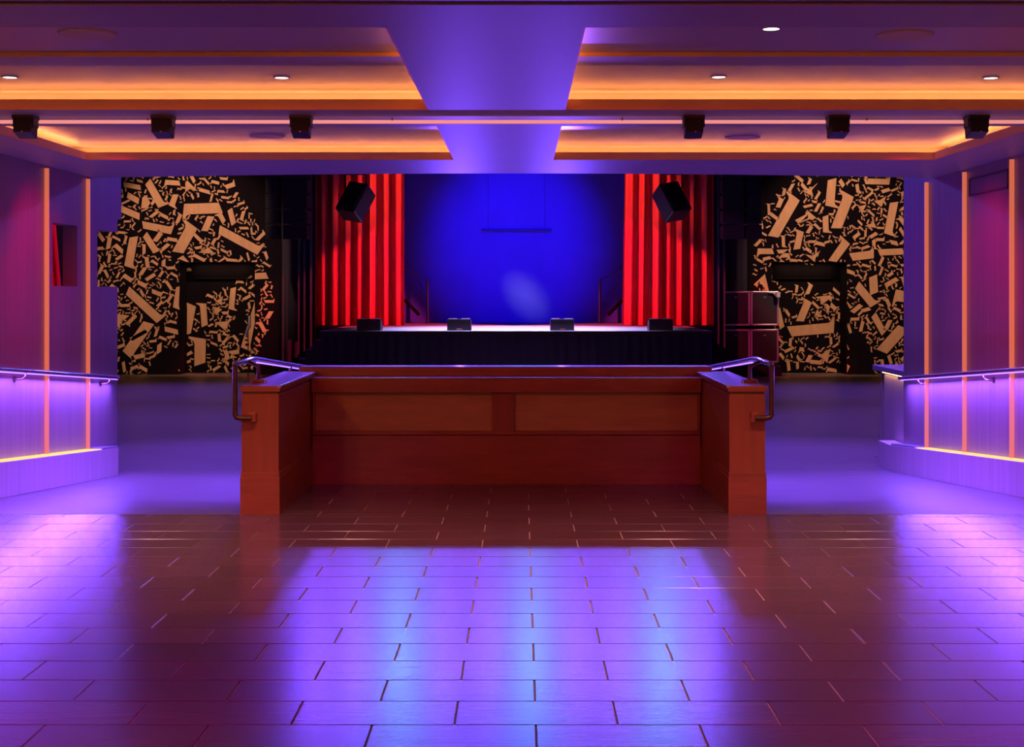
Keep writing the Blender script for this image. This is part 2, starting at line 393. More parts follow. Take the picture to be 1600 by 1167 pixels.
# handrails along the side walls with a violet light underneath
for sgn, xw, name in ((-1, WL, 'left'), (1, WR, 'right')):
    xr = xw-sgn*.085
    zr = lambda y: .948-.0815*(y-12.06)
    y0, y1 = 10.4, (15.60 if sgn < 0 else 16.0)
    t = thing('wall_handrail', (xr, y0, 0), 'sloping steel handrail on the %s with violet light beneath' % ('left wall with two openings' if sgn < 0 else 'right wall below the grille'), 'handrail', 'handrails on the side walls')
    pts = [(xw, y0, zr(y0)), (xr, y0, zr(y0)), (xr, y1, zr(y1)), (xw-sgn*.01, y1+.05, zr(y1+.05))]
    obj('rail', MB().tube(pts, .021, 12), M_RAIL, t, smooth=True)
    a = zr(y0)-.023; 
    led = MB().slope(xr-.006, xr+.006, y0+.05, y1-.05, zr, -.026, -.0195); obj('led_strip', led, E_RAIL, t)
    L = math.hypot(y1-y0, zr(y1)-zr(y0))-.1
    ym = (y0+y1)/2
    lo = light('rail_light', 'AREA', (xr, ym, zr(ym)-.03), None, 190, VIOLET, t, shape='RECTANGLE', size=.02, size_y=L)
    lo.rotation_euler = (Matrix.Rotation(math.atan2(zr(y1)-zr(y0), y1-y0), 3, 'X') @ Matrix.Rotation(math.radians(-sgn*-22), 3, 'Y')).to_euler()
    for yb in ((12.62,) if sgn < 0 else (13.05,))+(10.9, 15.2):
        z = zr(yb)
        b = MB().tube([(xr, yb+.06, z-.015), (xr, yb+.055, z-.05), (xr+sgn*.02, yb+.03, z-.072), (xw, yb, z-.075)], .009, 8)
        b.cyl((xw-sgn*.012, yb, z-.075), .026, sgn*.012, 'x', 16)
        obj('bracket', b, M_BRONZE, t, smooth=True)

# ------------------------------------------------------------------ booth: two half walls and the counter between them
for sgn, xo, xi, words in ((-1, XL0, XL1, 'left'), (1, XR0, XR1, 'right')):
    a, b = sorted((xo, xi))
    t = thing('half_wall', ((a+b)/2, 11, 0), 'wooden half wall with handrail closing the %s side of the booth' % words, 'half wall', 'half walls of the wooden booth')
    obj('base_board', MB().box(a, b, RY0, 12.1, -.02, .268), M_WOOD, t, bevel=.003)
    obj('body', MB().box(a+.008, b-.008, RY0+.008, 12.1, .272, .872), M_WOOD_V, t, bevel=.003)
    obj('base_rail', MB().box(a+.003, b-.003, RY0+.003, 12.1, .268, .304), M_WOOD, t, bevel=.002)
    obj('shadow_gap', MB().box(a+.016, b-.016, RY0+.016, 12.1, .868, .892), M_BRONZE, t)
    obj('cap', MB().box(a-.004, b+.004, RY0-.006, 12.1, .888, .930), M_WOOD, t, bevel=.005)
    xe = xi
    obj('edge_trim', MB().box(xe-.014, xe+.014, RY0-.008, 11.72, .915, .936), M_RAIL, t, bevel=.004)

ct = thing('booth_counter', (-.13, 12, 0), 'wide wooden booth counter with inset panels facing the viewer', 'counter')
obj('lower_panel', MB().box(XL1, XR1, BY, BY+.10, -.02, .408), M_WOOD, ct)
obj('middle_rail', MB().box(XL1, XR1, BY-.004, BY+.10, .414, .446), M_WOOD, ct, bevel=.002)
obj('stile', MB().box(-.243, -.064, BY-.002, BY+.10, .446, .772), M_WOOD_V, ct, bevel=.002)
for a, b in ((XL1, XL1+.02), (XR1-.02, XR1)): obj('stile', MB().box(a, b, BY-.002, BY+.10, .446, .772), M_WOOD_V, ct, bevel=.002)
for a, b in ((XL1+.02, -.243), (-.064, XR1-.02)): obj('inset_panel', MB().box(a, b, BY+.045, BY+.10, .446, .772), M_INSET, ct)
obj('back', MB().box(XL0, XR0, BY+.1, 12.33, -.55, .86), M_WOOD_V, ct)
obj('fascia', MB().box(XL1-.0, XR1+.0, BY-.075, BY+.02, .772, .896), M_WOOD, ct, bevel=.006)
obj('ledge_board', MB().box(XL1, XR1, BY-.02, 12.12, .872, .893), M_WOOD, ct)
obj('top_rail', MB().box(-1.915, 1.637, 12.1, 12.36, .86, .968), M_WOOD, ct, bevel=.006)
obj('front_nosing', MB().box(XL1, XR1, BY-.078, BY-.06, .889, .899), M_RAIL, ct, bevel=.003)

for sgn, xo, words in ((-1, XL0, 'left'), (1, XR0, 'right')):
    x = xo+sgn*.03
    t = thing('booth_handrail', (x, 10.2, .6), 'bent steel handrail with dark end loop on the %s half wall' % words, 'handrail', 'handrails on the booth half walls')
    y = RY0-.03
    loop = [(xo-sgn*.09, y, .70), (x-sgn*.05, y, .70), (x-sgn*.015, y, .704), (x, y, .725), (x, y, 1.0), (x, y, 1.075)]
    obj('end_loop', MB().tube(loop, .020, 12), M_BRONZE, t, smooth=True)
    obj('rail', MB().box(-.022, .022, 0, 0, 0, 0) if False else MB().tube([(x, y, 1.07), (x, y+.03, 1.092), (x, 10.85, 1.094), (x, 10.95, 1.088), (x, 15.6, .72)], .021, 12), M_RAIL, t, smooth=True)
    obj('end_bracket', MB().box(min(xo-sgn*.06, xo-sgn*.12), max(xo-sgn*.06, xo-sgn*.12), RY0-.03, RY0+.01, .67, .74), M_WOOD, t, bevel=.004)
    xp = xo-sgn*.055
    led = MB().slope(x-.006, x+.006, 11.0, 15.5, lambda q: 1.088-.0791*(q-10.95), -.027, -.0195); obj('led_strip', led, E_RAIL, t)
    lo = light('rail_light', 'AREA', (x+sgn*.004, 13.2, 1.088-.0791*2.25-.03), (x+sgn*1.5, 13.2, -.55), 105, VIOLET, t, shape='RECTANGLE', size=.02, size_y=4.4, spread=math.radians(104))
    lo.rotation_euler = (Matrix.Rotation(math.atan(-.0791), 3, 'X') @ Matrix.Rotation(math.radians(-sgn*42), 3, 'Y')).to_euler()
    obj('post', MB().tube([(xp, 10.62, .945), (xp, 10.62, 1.05), (x, 10.66, 1.085)], .016, 12), M_BRONZE, t, smooth=True)
    obj('post_base', MB().box(xp-.05, xp+.05, 10.57, 10.67, .928, .956), M_WOOD, t, bevel=.006)
    obj('screw_cap', MB().cyl((xp-sgn*.062, 10.56, .931), .012, .014, 'z', 10), M_RAIL, t)
    for yy in (12.6, 15.0):
        z = 1.088-.0791*(yy-10.95)
        obj('post', MB().tube([(x, yy, ramp(yy)-.01), (x, yy, z)], .016, 10), M_BRONZE, t, smooth=True)

# ------------------------------------------------------------------ bar end behind the right wall
bt = thing('bar_counter', (4.8, 16.9, ZL), 'end of a bar counter with blue top behind the right wall', 'bar counter')
obj('body', MB().box(4.44, 5.1, 16.2, 17.25, ZL, .60), M_PLINTH, bt)
obj('top', MB().box(4.385, 5.2, 16.16, 17.6, .635, .70), M_BARTOP, bt, bevel=.006)
obj('under_light', MB().box(4.405, 4.425, 16.25, 17.2, .625, .637), E_UNDER, bt)
obj('support', MB().prism([(17.25, .64), (17.52, .64), (17.45, .58), (17.33, .44), (17.25, .30)], 'x', 4.46, 4.50), M_BLACK, bt)
obj('foot_rod', MB().tube([(4.45, 17.40, .5), (4.45, 17.42, 0), (4.44, 17.45, ZL+.02), (4.40, 17.50, ZL+.012)], .008, 8), M_RAIL, bt, smooth=True)

# ------------------------------------------------------------------ hall shell
struct('hall_ceiling', MB().box(-10.8, 10.8, 13.5, 40, 9.0, 9.2), M_BLACK, 'high dark ceiling of the hall', 'ceiling')
struct('wall_hall_left', MB().box(-10.8, -10.6, 13.5, 40, -.6, 9.0), mat('violet_lit_wall', (.02, .02, .07), .8), 'dark left side wall of the hall', 'wall')  # violet hall light put into the colour of this wall
struct('wall_hall_right', MB().box(10.6, 10.8, 13.5, 40, -.6, 9.0), M_HALL, 'dark right side wall of the hall', 'wall')
struct('wall_hall_rear', MB().box(-10.6, -4.72, 13.5, 13.6, -.6, 9).box(4.55, 10.6, 13.5, 13.6, -.6, 9).box(-4.72, 4.55, 13.42, 13.6, 3.22, 9), M_HALL, 'dark wall of the hall above the low ceiling', 'wall')
struct('wall_stage_rear', MB().box(-10.8, 10.8, 38.2, 38.4, -.6, 9.0), M_BLACK, 'black wall behind the stage backdrop', 'wall')
# wall with the two painted murals and their door recesses
def px_x(px, Y): return (px-CX)/F*Y
ALY = HALLY+.7
aL0, aL1 = px_x(281, HALLY), px_x(398, HALLY)
aR0, aR1 = px_x(1206, HALLY), px_x(1323, HALLY)
zA = H+45/F*HALLY
for name, o0, o1, a0, a1, words in (('wall_mural_left', -10.6, -5.25, aL0, aL1, 'left'), ('wall_mural_right', 4.95, 10.6, aR0, aR1, 'right')):
    mb = MB().box(o0, a0, HALLY, HALLY+.2, ZL-.1, 9).box(a1, o1, HALLY, HALLY+.2, ZL-.1, 9).box(a0, a1, HALLY, HALLY+.2, zA, 9)
    mb.box(a0-.1, a1+.1, ALY, ALY+.15, ZL-.1, zA+.2).box(a0-.1, a0, HALLY+.2, ALY, ZL-.1, zA+.2).box(a1, a1+.1, HALLY+.2, ALY, ZL-.1, zA+.2).box(a0, a1, HALLY+.2, ALY, zA, zA+.2)
    struct(name, mb, M_HALL, 'dark end wall %s of the stage with a door recess' % words, 'wall')

# ------------------------------------------------------------------ murals
def seg_dist(p, a, b):
    ab = (b[0]-a[0], b[1]-a[1]); l2 = ab[0]**2+ab[1]**2 or 1e-9
    t = max(0, min(1, ((p[0]-a[0])*ab[0]+(p[1]-a[1])*ab[1])/l2))
    return math.hypot(p[0]-a[0]-t*ab[0], p[1]-a[1]-t*ab[1])
def inside(p, poly):
    c = False; n = len(poly)
    for i in range(n):
        (x1, y1), (x2, y2) = poly[i], poly[(i+1) % n]
        if (y1 > p[1]) != (y2 > p[1]) and p[0] < (x2-x1)*(p[1]-y1)/(y2-y1)+x1: c = not c
    return c
def stroke(a, b, w, flare, cut=.35):
    """outline of a letter stem from a to b: serif flare at one or both ends, slanted cut at the other"""
    dx, dy = b[0]-a[0], b[1]-a[1]; L = math.hypot(dx, dy) or 1; u = (dx/L, dy/L); n = (-u[1], u[0]); h = w/2
    def P(t, s): return (a[0]+u[0]*t+n[0]*s, a[1]+u[1]*t+n[1]*s)
    fl = min(w*.55, L*.3)
    out = []
    if 'a' in flare: out += [P(fl, h), P(fl*.5, h*1.25), P(fl*.1, h*2.1), P(-fl*.25, h*2.1), P(fl*.15, -h*1.05)]
    else: out += [P(w*cut, h), P(0, -h)]
    if 'b' in flare: out += [P(L-fl, -h), P(L-fl*.5, -h*1.25), P(L-fl*.1, -h*2.1), P(L+fl*.25, -h*2.1), P(L-fl*.15, h*1.05)]
    else: out += [P(L-w*cut, -h), P(L, h)]
    return out
LS = [(435,230,645,222,56,'a'),(620,335,845,455,44,'b'),(485,315,400,470,58,'a'),(240,75,320,215,40,'b'),(110,95,210,115,26,''),(80,218,205,272,34,''),
      (170,370,140,540,44,'b'),(210,312,375,345,38,'b'),(225,360,290,460,34,'b'),(130,660,310,825,44,'b'),(255,830,130,1010,56,'b'),(445,745,415,910,44,'a'),
      (505,735,515,865,34,'a'),(672,645,660,770,30,'b'),(820,700,735,985,46,'b'),(490,925,488,1080,60,'a'),(585,262,545,352,34,''),(682,225,706,315,28,''),
      (335,85,420,90,26,'a'),(412,640,393,760,30,'b'),(130,150,200,190,30,''),(395,145,370,215,30,'b'),(800,590,890,585,34,'a'),(240,880,150,930,20,''),(330,870,410,890,26,'')]
LT = [[(445,85),(455,75),(512,133),(470,120),(445,138)],[(515,462),(560,440),(548,415),(606,470)],[(75,790),(145,800),(108,830),(92,880),(78,850)],[(612,985),(692,1032),(650,1038),(612,1062),(626,1022)],
      [(572,838),(625,835),(685,800),(640,850),(640,895)],[(215,165),(240,160),(270,222),(208,225)],[(560,752),(610,768),(575,800)],[(575,725),(615,695),(605,745)]]
RS = [(285,165,160,385,54,'a'),(482,60,468,215,46,'b'),(572,150,500,340,54,'a'),(445,260,448,355,30,'b'),(312,345,290,450,34,'a'),(560,400,478,518,44,'a'),
      (100,595,310,760,52,'a'),(215,760,242,875,28,''),(385,720,335,840,40,'a'),(270,890,525,868,56,'b'),(815,185,780,365,42,'b'),(575,487,705,470,42,'b'),(725,462,870,455,34,''),
      (610,630,705,745,42,'b'),(700,580,706,690,44,''),(700,790,762,900,34,''),(870,855,740,1000,58,''),(815,690,880,700,60,'a'),(765,640,835,600,24,'a'),(650,80,790,82,30,'b'),
      (80,455,170,455,30,'a'),(585,785,640,740,24,''),(795,820,765,880,22,''),(520,70,545,110,22,''),(390,245,415,195,16,''),(335,985,365,990,22,'a'),(375,1060,400,1015,22,'')]
RT = [[(305,305),(345,265),(345,232),(398,278),(355,285)],[(318,130),(355,128),(405,88),(372,128),(380,162)],[(188,492),(245,445),(262,518),(236,488)],[(335,470),(375,480),(418,452),(392,490),(388,520)],
      [(425,700),(470,695),(520,688),(492,795),(470,740)],[(405,985),(455,1015),(505,982),(488,1062)],[(705,185),(738,180),(772,158),(745,218)],[(415,810),(432,768),(462,810)],[(655,320),(705,300),(720,330)],[(620,215),(665,205),(640,250)]]
OL = [(150,215),(300,215),(345,262),(365,298),(395,338),(412,375),(425,430),(425,470),(416,520),(398,556),(385,578),(150,592)]
OR = [(1270,262),(1236,285),(1205,315),(1188,350),(1180,400),(1177,432),(1192,466),(1214,490),(1220,530),(1228,558),(1240,578),(1480,592),(1480,215),(1300,215)]
DL = [[(283,409),(402,409),(396,428),(350,446),(300,470),(281,474)],[(222,592),(240,560),(262,540),(281,545),(281,592)],[(440/3.432+160,175/3.432+260),(570/3.432+160,160/3.432+260),(560/3.432+160,190/3.432+260),(440/3.432+160,190/3.432+260)],
      [(366,470),(382,468),(372,520),(352,530),(350,508)],[(315,543),(335,545),(338,562),(318,566)],[(345,365),(392,380),(385,405),(350,390)],[(190,510),(220,495),(215,515),(196,535)]]
DR = [[(1203,411),(1323,411),(1323,452),(1290,462),(1262,446),(1235,452),(1215,436)],[(1325,592),(1325,520),(1345,512),(1366,556),(1366,592)],[(1262,532),(1300,524),(1304,545),(1270,545)],
      [(1265,285),(1290,270),(1290,312),(1270,300)],[(1225,345),(1250,310),(1262,325),(1240,360)],[(1330,320),(1345,330),(1340,350),(1322,352)],[(1295,375),(1310,385),(1300,408),(1272,408)]]  # bare areas; the first on each side stands for shadow under the recess header
for name, S, T, org, outline, dark, words in (('painted_mural', LS, LT, (160, 260), OL, DL, 'left'), ('painted_mural', RS, RT, (1160, 260), OR, DR, 'right')):
    k = 3.432
    a0, a1 = (aL0, aL1) if words == 'left' else (aR0, aR1)
    rnd = random.Random(7 if words == 'left' else 19)
    m = thing(name, ((a0+a1)/2, HALLY, ZL), 'tan and black skull-shaped mural of letter fragments on the wall %s of the stage' % words, 'mural')
    segs = [((org[0]+x0/k, org[1]+y0/k), (org[0]+x1/k, org[1]+y1/k), w/k, fl) for x0, y0, x1, y1, w, fl in S]
    polys = [stroke(a, b, w, fl) for a, b, w, fl in segs]
    tris = [[(org[0]+x/k, org[1]+y/k) for x, y in t] for t in T]
    def wall_xz(p): return ((p[0]-CX)/F*HALLY, H-(p[1]-CY)/F*HALLY)
    def in_recess(x, z): return a0 < x < a1 and z < zA
    def put(mb, poly):
        q = [wall_xz(p) for p in poly]
        cx = sum(p[0] for p in q)/len(q); cz = sum(p[1] for p in q)/len(q)
        if in_recess(cx, cz):
            q = [(min(max(x, a0+.01), a1-.01), max(min(z, zA-.01), ZL+.01)) for x, z in q]; y = ALY-.004
        else:
            q = [(x, max(z, ZL+.01)) for x, z in q]
            if a0 < cx < a1: q = [(x, max(z, zA+.01)) for x, z in q]
            elif cz < zA and cx <= a0: q = [(min(x, a0-.005), z) for x, z in q]
            elif cz < zA: q = [(max(x, a1+.005), z) for x, z in q]
            y = HALLY-.004
        mb.prism([(max(min(x, 10.55), -10.55), z) for x, z in q], 'y', y-.004, y+.003)
    for poly in polys+tris:
        mb = MB(); put(mb, poly); obj('letter_fragment', mb, M_TAN, m)
    grid = {}; small = MB()
    xs_ = [p[0] for p in outline]; ys_ = [p[1] for p in outline]
    tries = 0
    while tries < 24000:
        tries += 1
        p = (rnd.uniform(min(xs_), max(xs_)), rnd.uniform(min(ys_), max(ys_)))
        if not inside(p, outline) or any(inside(p, d) for d in dark): continue
        r = rnd.choice((7.0, 8.5, 10.5)) if tries < 1400 else rnd.choice((2.8, 3.2, 3.8, 4.4, 5.2))
        if any(seg_dist(p, a, b) < w/2+r*.62+1.2 for a, b, w, fl in segs): continue
        if any(inside(p, t) or min(math.hypot(p[0]-q[0], p[1]-q[1]) for q in t) < r*.7 for t in tris): continue
        ci, cj = int(p[0]//9), int(p[1]//9)
        if any(math.hypot(p[0]-q[0], p[1]-q[1]) < (r+q[2])*.72 for i in (-2, -1, 0, 1, 2) for j in (-2, -1, 0, 1, 2) for q in grid.get((ci+i, cj+j), ())): continue
        grid.setdefault((ci, cj), []).append((p[0], p[1], r))
        an = rnd.uniform(0, math.pi); l = r*rnd.uniform(.75, 1.05)
        a = (p[0]-math.cos(an)*l, p[1]-math.sin(an)*l); b = (p[0]+math.cos(an)*l, p[1]+math.sin(an)*l)
        put(small, stroke(a, b, r*rnd.uniform(.42, .68), rnd.choice(('a', 'b', '', 'a', 'ab')), rnd.uniform(.1, .8)))
    obj('small_fragments', small, M_TAN, m, kind='stuff')
# thin door header lines inside the recesses
for a0, a1, words in ((aL0, aL1, 'left'), (aR0, aR1, 'right')):
    t = thing('recess_door', ((a0+a1)/2, ALY, ZL), 'thin dark door header bar inside the %s mural recess' % words, 'door')
    obj('header', MB().box(a0+.25, a1-.25, ALY-.03, ALY-.012, 1.93, 1.95), M_BRONZE, t)

# ------------------------------------------------------------------ stage
st = thing('stage', (-.1, 33, ZL), 'raised black stage with pleated skirt and pale lit deck', 'stage')
sx0, sx1 = px_x(500, SY), px_x(1113, SY)
obj('deck', MB().box(sx0, sx1, SY, 35.2, ZS-.06, ZS).box(-5.2, 4.9, 35.2, 38.15, ZS-.06, ZS), M_DECK, st)
obj('deck_nosing', MB().box(sx0-.02, sx1+.02, SY-.03, SY, ZS-.09, ZS-.004), M_BLACK, st)
def pleats(x0, x1, y, z0, z1, pitch, amp, th=.02, seed=1, taper=None, rows=2):
    rd = random.Random(seed); xs = [x0]
    n = max(8, int((x1-x0)/pitch*10)); mb = MB(); ph = [rd.uniform(-.9, .9) for _ in range(40)]; front = []
    for j in range(rows+1):
        v = j/rows
        for i in range(n+1):
            u = i/n; x = x0+(x1-x0)*u
            c = u*(x1-x0)/pitch
            k = int(c) % 40; f = c-int(c); p = ph[k]*(1-f)+ph[(k+1) % 40]*f
            d = amp*(math.sin(2*math.pi*c+p)+.35*math.sin(2*math.pi*c*.37+2*p))*(1.15-.35*v)
            xx = x
            if taper: xx = x+taper(u, v)
            front.append((xx, y+d, z0+(z1-z0)*v))
    back = [(x, yy+th, z) for x, yy, z in front]; N = n+1; K = len(front)
    fs = []
    for j in range(rows):
        for i in range(n):
            a = j*N+i
            fs.append((a, a+1, a+1+N, a+N)); fs.append((K+a, K+a+N, K+a+1+N, K+a+1))
    for i in range(n):
        fs.append((i, K+i, K+i+1, i+1)); a = rows*N+i; fs.append((a, a+1, K+a+1, K+a))
    for j in range(rows):
        a = j*N; fs.append((a, a+N, K+a+N, K+a)); a = j*N+n; fs.append((a, K+a, K+a+N, a+N))
    return mb.add(front+back, fs)
obj('skirt', pleats(sx0, sx1, SY+.03, ZL, ZS-.07, .22, .025, seed=4), M_BLACKCLOTH, st, smooth=True)
obj('support', MB().box(sx0+.05, sx1-.05, SY+.15, 35.2, ZL, ZS-.07).box(-5.2, 4.9, 35.3, 38.15, ZL, ZS-.07), M_BLACK, st)
for k in range(4):
    obj('side_step', MB().box(sx0-.16*(k+1), sx0-.16*k-.002, SY+.02, SY+1.2, ZL, ZS-.20*(k+1)), M_BLACK, st)

def curtain_taper_l(u, v): return 0
for x0, x1, seed, words, tp in ((px_x(489, 34.6), px_x(631, 34.6), 11, 'left', lambda u, v: .02*math.sin(9*u)*(1-v)), (px_x(973, 34.6), px_x(1119, 34.6), 23, 'right', lambda u, v: .11*v*(1-u))):
    c = obj('stage_curtain', pleats(x0, x1, 34.6, ZS+.012, 8.2, .30, .085, th=.02, seed=seed, taper=tp, rows=10), M_CURT, smooth=True)
    tag(c, 'red velvet stage curtain hanging in folds on the %s of the backdrop' % words, 'curtain', 'red stage curtains')
for x0, x1, words in ((px_x(466, 34.2), px_x(493, 34.2), 'left'), (px_x(1115, 34.2), px_x(1133, 34.2), 'right')):
    c = obj('leg_drape', pleats(x0, x1, 34.2, ZL+.02, 8.2, .16, .04, seed=31, rows=2), mat('blue_grey_drape_'+words, (.03, .03, .06), .8), smooth=True)
    tag(c, 'narrow dark drape beside the outer edge of the %s red curtain' % words, 'drape', 'narrow dark drapes')
for x0, x1, words in ((-5.95, -5.3, 'left'), (4.98, 5.6, 'right')):  # drapes added to keep the red curtain light off the murals
    tag(obj('black_drape', pleats(x0, x1, 34.95, ZL+.02, 8.2, .2, .018, seed=5, rows=2), M_BLACKCLOTH, smooth=True), 'black drape added between the %s mural and the red curtain to block red spill' % words, 'drape', 'black drapes beside the stage')
bd = tag(obj('stage_backdrop', pleats(-6.4, 6.2, 37.6, ZS+.01, 8.6, 2.1, .012, seed=3, rows=2), M_DROP, smooth=True), 'large blue-lit cloth backdrop at the rear of the stage', 'backdrop')
bb = thing('hanging_batten', px_x(807, 37.3) and (px_x(807, 37.3), 37.3, 3.2), 'thin dark horizontal batten hanging before the blue backdrop', 'batten')
p0, p1 = at(752, 360, 37.54), at(862, 360, 37.54)
obj('bar', MB().tube([p0, p1], .03, 8), mat('batten_blue', (.02, .03, .3), .5), bb, smooth=True)
for q in (.1, .9):
    xq = p0.x+(p1.x-p0.x)*q; obj('wire', MB().tube([(xq, 37.54, 3.2), (xq, 37.54, 9.0)], .004, 5), MATS['batten_blue'], bb)
# stair rails at the rear corners of the stage
for pts, words in ((((636, 421), (668, 438), 500), 'left'), (((972, 421), (937, 438), 500), 'right')):
    a = at(*pts[0], 37.0); b = at(*pts[1], 37.0); s = 1 if words == 'left' else -1
    t = thing('stair_rail', (b.x, 37, ZS), 'thin dark stair rail beside the %s curtain before the backdrop' % words, 'stair rail', 'stair rails at the rear of the stage')
    obj('rail', MB().tube([a-Vector((s*.5, 0, -.27)), a, b], .02, 8), MATS['batten_blue'], t, smooth=True)
    obj('post', MB().tube([(b.x, 37, ZS), b], .035, 8), mat('rail_post_'+words, (.02, .02, .12), .5), t, smooth=True)
    c0 = at(655 if s > 0 else 950, 492, 37.0); c1 = at(632 if s > 0 else 973, 468, 37.0)
    obj('stringer', MB().tube([c0, c1], .05, 6), M_HALL, t)

# low floor units along the stage front
for i, (px, words) in enumerate(((578, 'in front of the left red curtain'), (718, 'on the stage edge, left of centre'), (878, 'on the stage edge, right of centre with haze beside it'), (1031, 'in front of the right red curtain'))):
    x = px_x(px, 30.5); w = .255
    t = thing('stage_monitor', (x, 30.5, ZS), 'low black wedge monitor '+words, 'monitor', 'wedge monitors along the stage front')
    obj('cabinet', MB().prism([(30.24, ZS), (30.72, ZS), (30.72, ZS+.09), (30.50, ZS+.24), (30.24, ZS+.245)], 'x', x-w, x+w), M_SPK, t, bevel=.008)
    obj('grille', MB().prism([(30.715, ZS+.105), (30.515, ZS+.238), (30.52, ZS+.248), (30.722, ZS+.115)], 'x', x-w+.03, x+w-.03), M_GRILLE, t)
    for s in (-1, 1):
        obj('top_handle', MB().box(x+s*.14-.09, x+s*.14+.09, 30.28, 30.42, ZS+.245, ZS+.262), M_TRIM, t, bevel=.006)
    obj('jack_plate', MB().box(x-.05, x+.06, 30.235, 30.242, ZS+.02, ZS+.05), M_RAIL if 600 < px < 1000 else M_SPK, t)

# flown speakers
for px, sgn, words in ((556, -1, 'left'), (1049, 1, 'right')):
    Y = 32.0; c = at(px, 315, Y)
    t = thing('hanging_speaker', c, 'tilted black speaker hung before the %s red curtain' % words, 'speaker', 'speakers hung before the curtains')
    R = Matrix.Rotation(math.radians(sgn*-24), 3, 'Y') @ Matrix.Rotation(math.radians(-24), 3, 'X') @ Matrix.Rotation(math.radians(sgn*30), 3, 'Z')
    obj('cabinet', MB().box(c.x-.26, c.x+.26, Y-.24, Y+.24, c.z-.40, c.z+.38, rot=R, about=c), M_SPK, t, bevel=.03)
    obj('grille', MB().box(c.x-.23, c.x+.23, Y-.26, Y-.235, c.z-.36, c.z+.34, rot=R, about=c), M_GRILLE, t)
    y1 = c.z+.62
    obj('yoke', MB().tube([(c.x-.24, Y, c.z+.3), (c.x-.24, Y, y1), (c.x+.24, Y, y1), (c.x+.24, Y, c.z+.3)], .02, 8), M_BLACK, t)
    obj('hanging_pole', MB().tube([(c.x, Y, y1), (c.x, Y, 8.9)], .03, 8), M_BLACK, t)
for px, w, words in ((427, .30, 'outer line array left of the stage'), (464, .58, 'inner line array left of the stage'), (1144, .52, 'inner line array right of the stage'), (1176, .36, 'outer line array right of the stage')):
    Y = 33.4; x = px_x(px, Y); zb = H+(CY-375)/F*Y
    t = thing('line_array', (x, Y, zb), 'tall black hanging '+words, 'line array', 'line array speakers')
    for k in range(7):
        z = zb+k*.36
        cb = obj('cabinet', MB().prism([(Y-.25, z+.01), (Y+.25, z+.04), (Y+.25, z+.33), (Y-.25, z+.35)], 'x', x-w/2, x+w/2), M_SPK, t, bevel=.012)
        for s in (-1, 1): obj('rigging_pin', MB().cyl((x+s*(w/2-.03), Y-.262, z+.30), .014, .02, 'y', 8), M_RAIL, cb)
    obj('hanging_frame', MB().box(x-w/2, x+w/2, Y-.3, Y+.3, zb+7*.36, zb+7*.36+.08).box(x-.02, x+.02, Y-.02, Y+.02, zb+2.6, 9), M_BLACK, t)

# stack of four framed cabinets on a low riser
SYK = 34.3
rz = H-(568-CY)/F*SYK
tag(obj('riser', MB().box(px_x(1131, SYK), px_x(1221, SYK), SYK-.05, SYK+.56, ZL, rz-.062), M_BLACK, bevel=.01), 'low black riser under the stacked cabinets', 'riser')
for i, (x0, x1, y0, y1, words) in enumerate(((1127, 1172.5, 455, 509, 'top left of the stack'), (1173.5, 1217, 455, 509, 'top right of the stack'), (1127, 1172.5, 514.5, 567, 'bottom left of the stack'), (1173.5, 1217, 514.5, 567, 'bottom right of the stack'))):
    a, b = px_x(x0, SYK), px_x(x1, SYK); zt, zb = H-(y0-CY)/F*SYK, H-(y1-CY)/F*SYK
    t = thing('speaker_cabinet', ((a+b)/2, SYK+.25, zb-.07), 'black speaker cabinet with pale edge trim, '+words, 'speaker cabinet', 'stacked cabinets beside the right mural')
    obj('body', MB().box(a+.02, b-.02, SYK+.02, SYK+.5, zb, zt), M_SPK, t)
    obj('grille', MB().box(a+.05, b-.05, SYK+.008, SYK+.024, zb+.05, zt-.05), M_GRILLE, t)
    e = .045
    for q in ((a, a+e, zb, zt), (b-e, b, zb, zt), (a, b, zb, zb+e), (a, b, zt-e, zt)):
        obj('edge_trim', MB().box(q[0], q[1], SYK-.005, SYK+.03, q[2], q[3]), M_TRIM, t, bevel=.008)
    for s in (0, 1): obj('side_trim', MB().box(a-.008, a+.03, SYK+.0, SYK+.5, (zb, zt-.04)[s], (zb+.04, zt)[s]), M_TRIM, t)
    obj('badge', MB().box((a+b)/2-.025, (a+b)/2+.025, SYK, SYK+.01, zt-.16, zt-.13), M_TRIM, t)
    for xx in (a+.1, b-.1): obj('foot', MB().cyl((xx, SYK+.25, zb-.075), .04, .08, 'z', 10), M_BLACK, t)
# unidentified white and red specks, shaped as small fittings beside the murals
fx = at(389, 500, 33.8)
t = thing('wall_fitting', fx, 'small white and red fitting in front of the left mural edge', 'fitting')
obj('pole', MB().tube([(fx.x-.02, 33.8, ZL), (fx.x-.02, 33.8, fx.z)], .012, 8), M_BLACK, t)
obj('white_cover', MB().tube([(fx.x+.02, 33.78, fx.z+.1), (fx.x+.02, 33.78, fx.z-.15), (fx.x-.05, 33.78, fx.z-.28), (fx.x-.05, 33.78, fx.z-.42)], .035, 8), M_WHITE, t, smooth=True)
obj('red_cap', MB().cyl((fx.x-.03, 33.74, fx.z-.62), .045, .06, 'z', 12), M_REDPL, t)
obj('red_cap', MB().cyl((fx.x-.05, 33.74, fx.z-.50), .04, .04, 'z', 12), M_REDPL, t)
g = at(1217, 461, SYK-.1)
t = thing('stack_fitting', (g.x, SYK-.1, g.z-.1), 'small white and red fitting at the upper corner of the cabinet stack', 'lamp')
obj('head', MB().cyl((g.x-.03, SYK-.16, g.z-.05), .05, .12, 'z', 12, .06), M_WHITE, t)
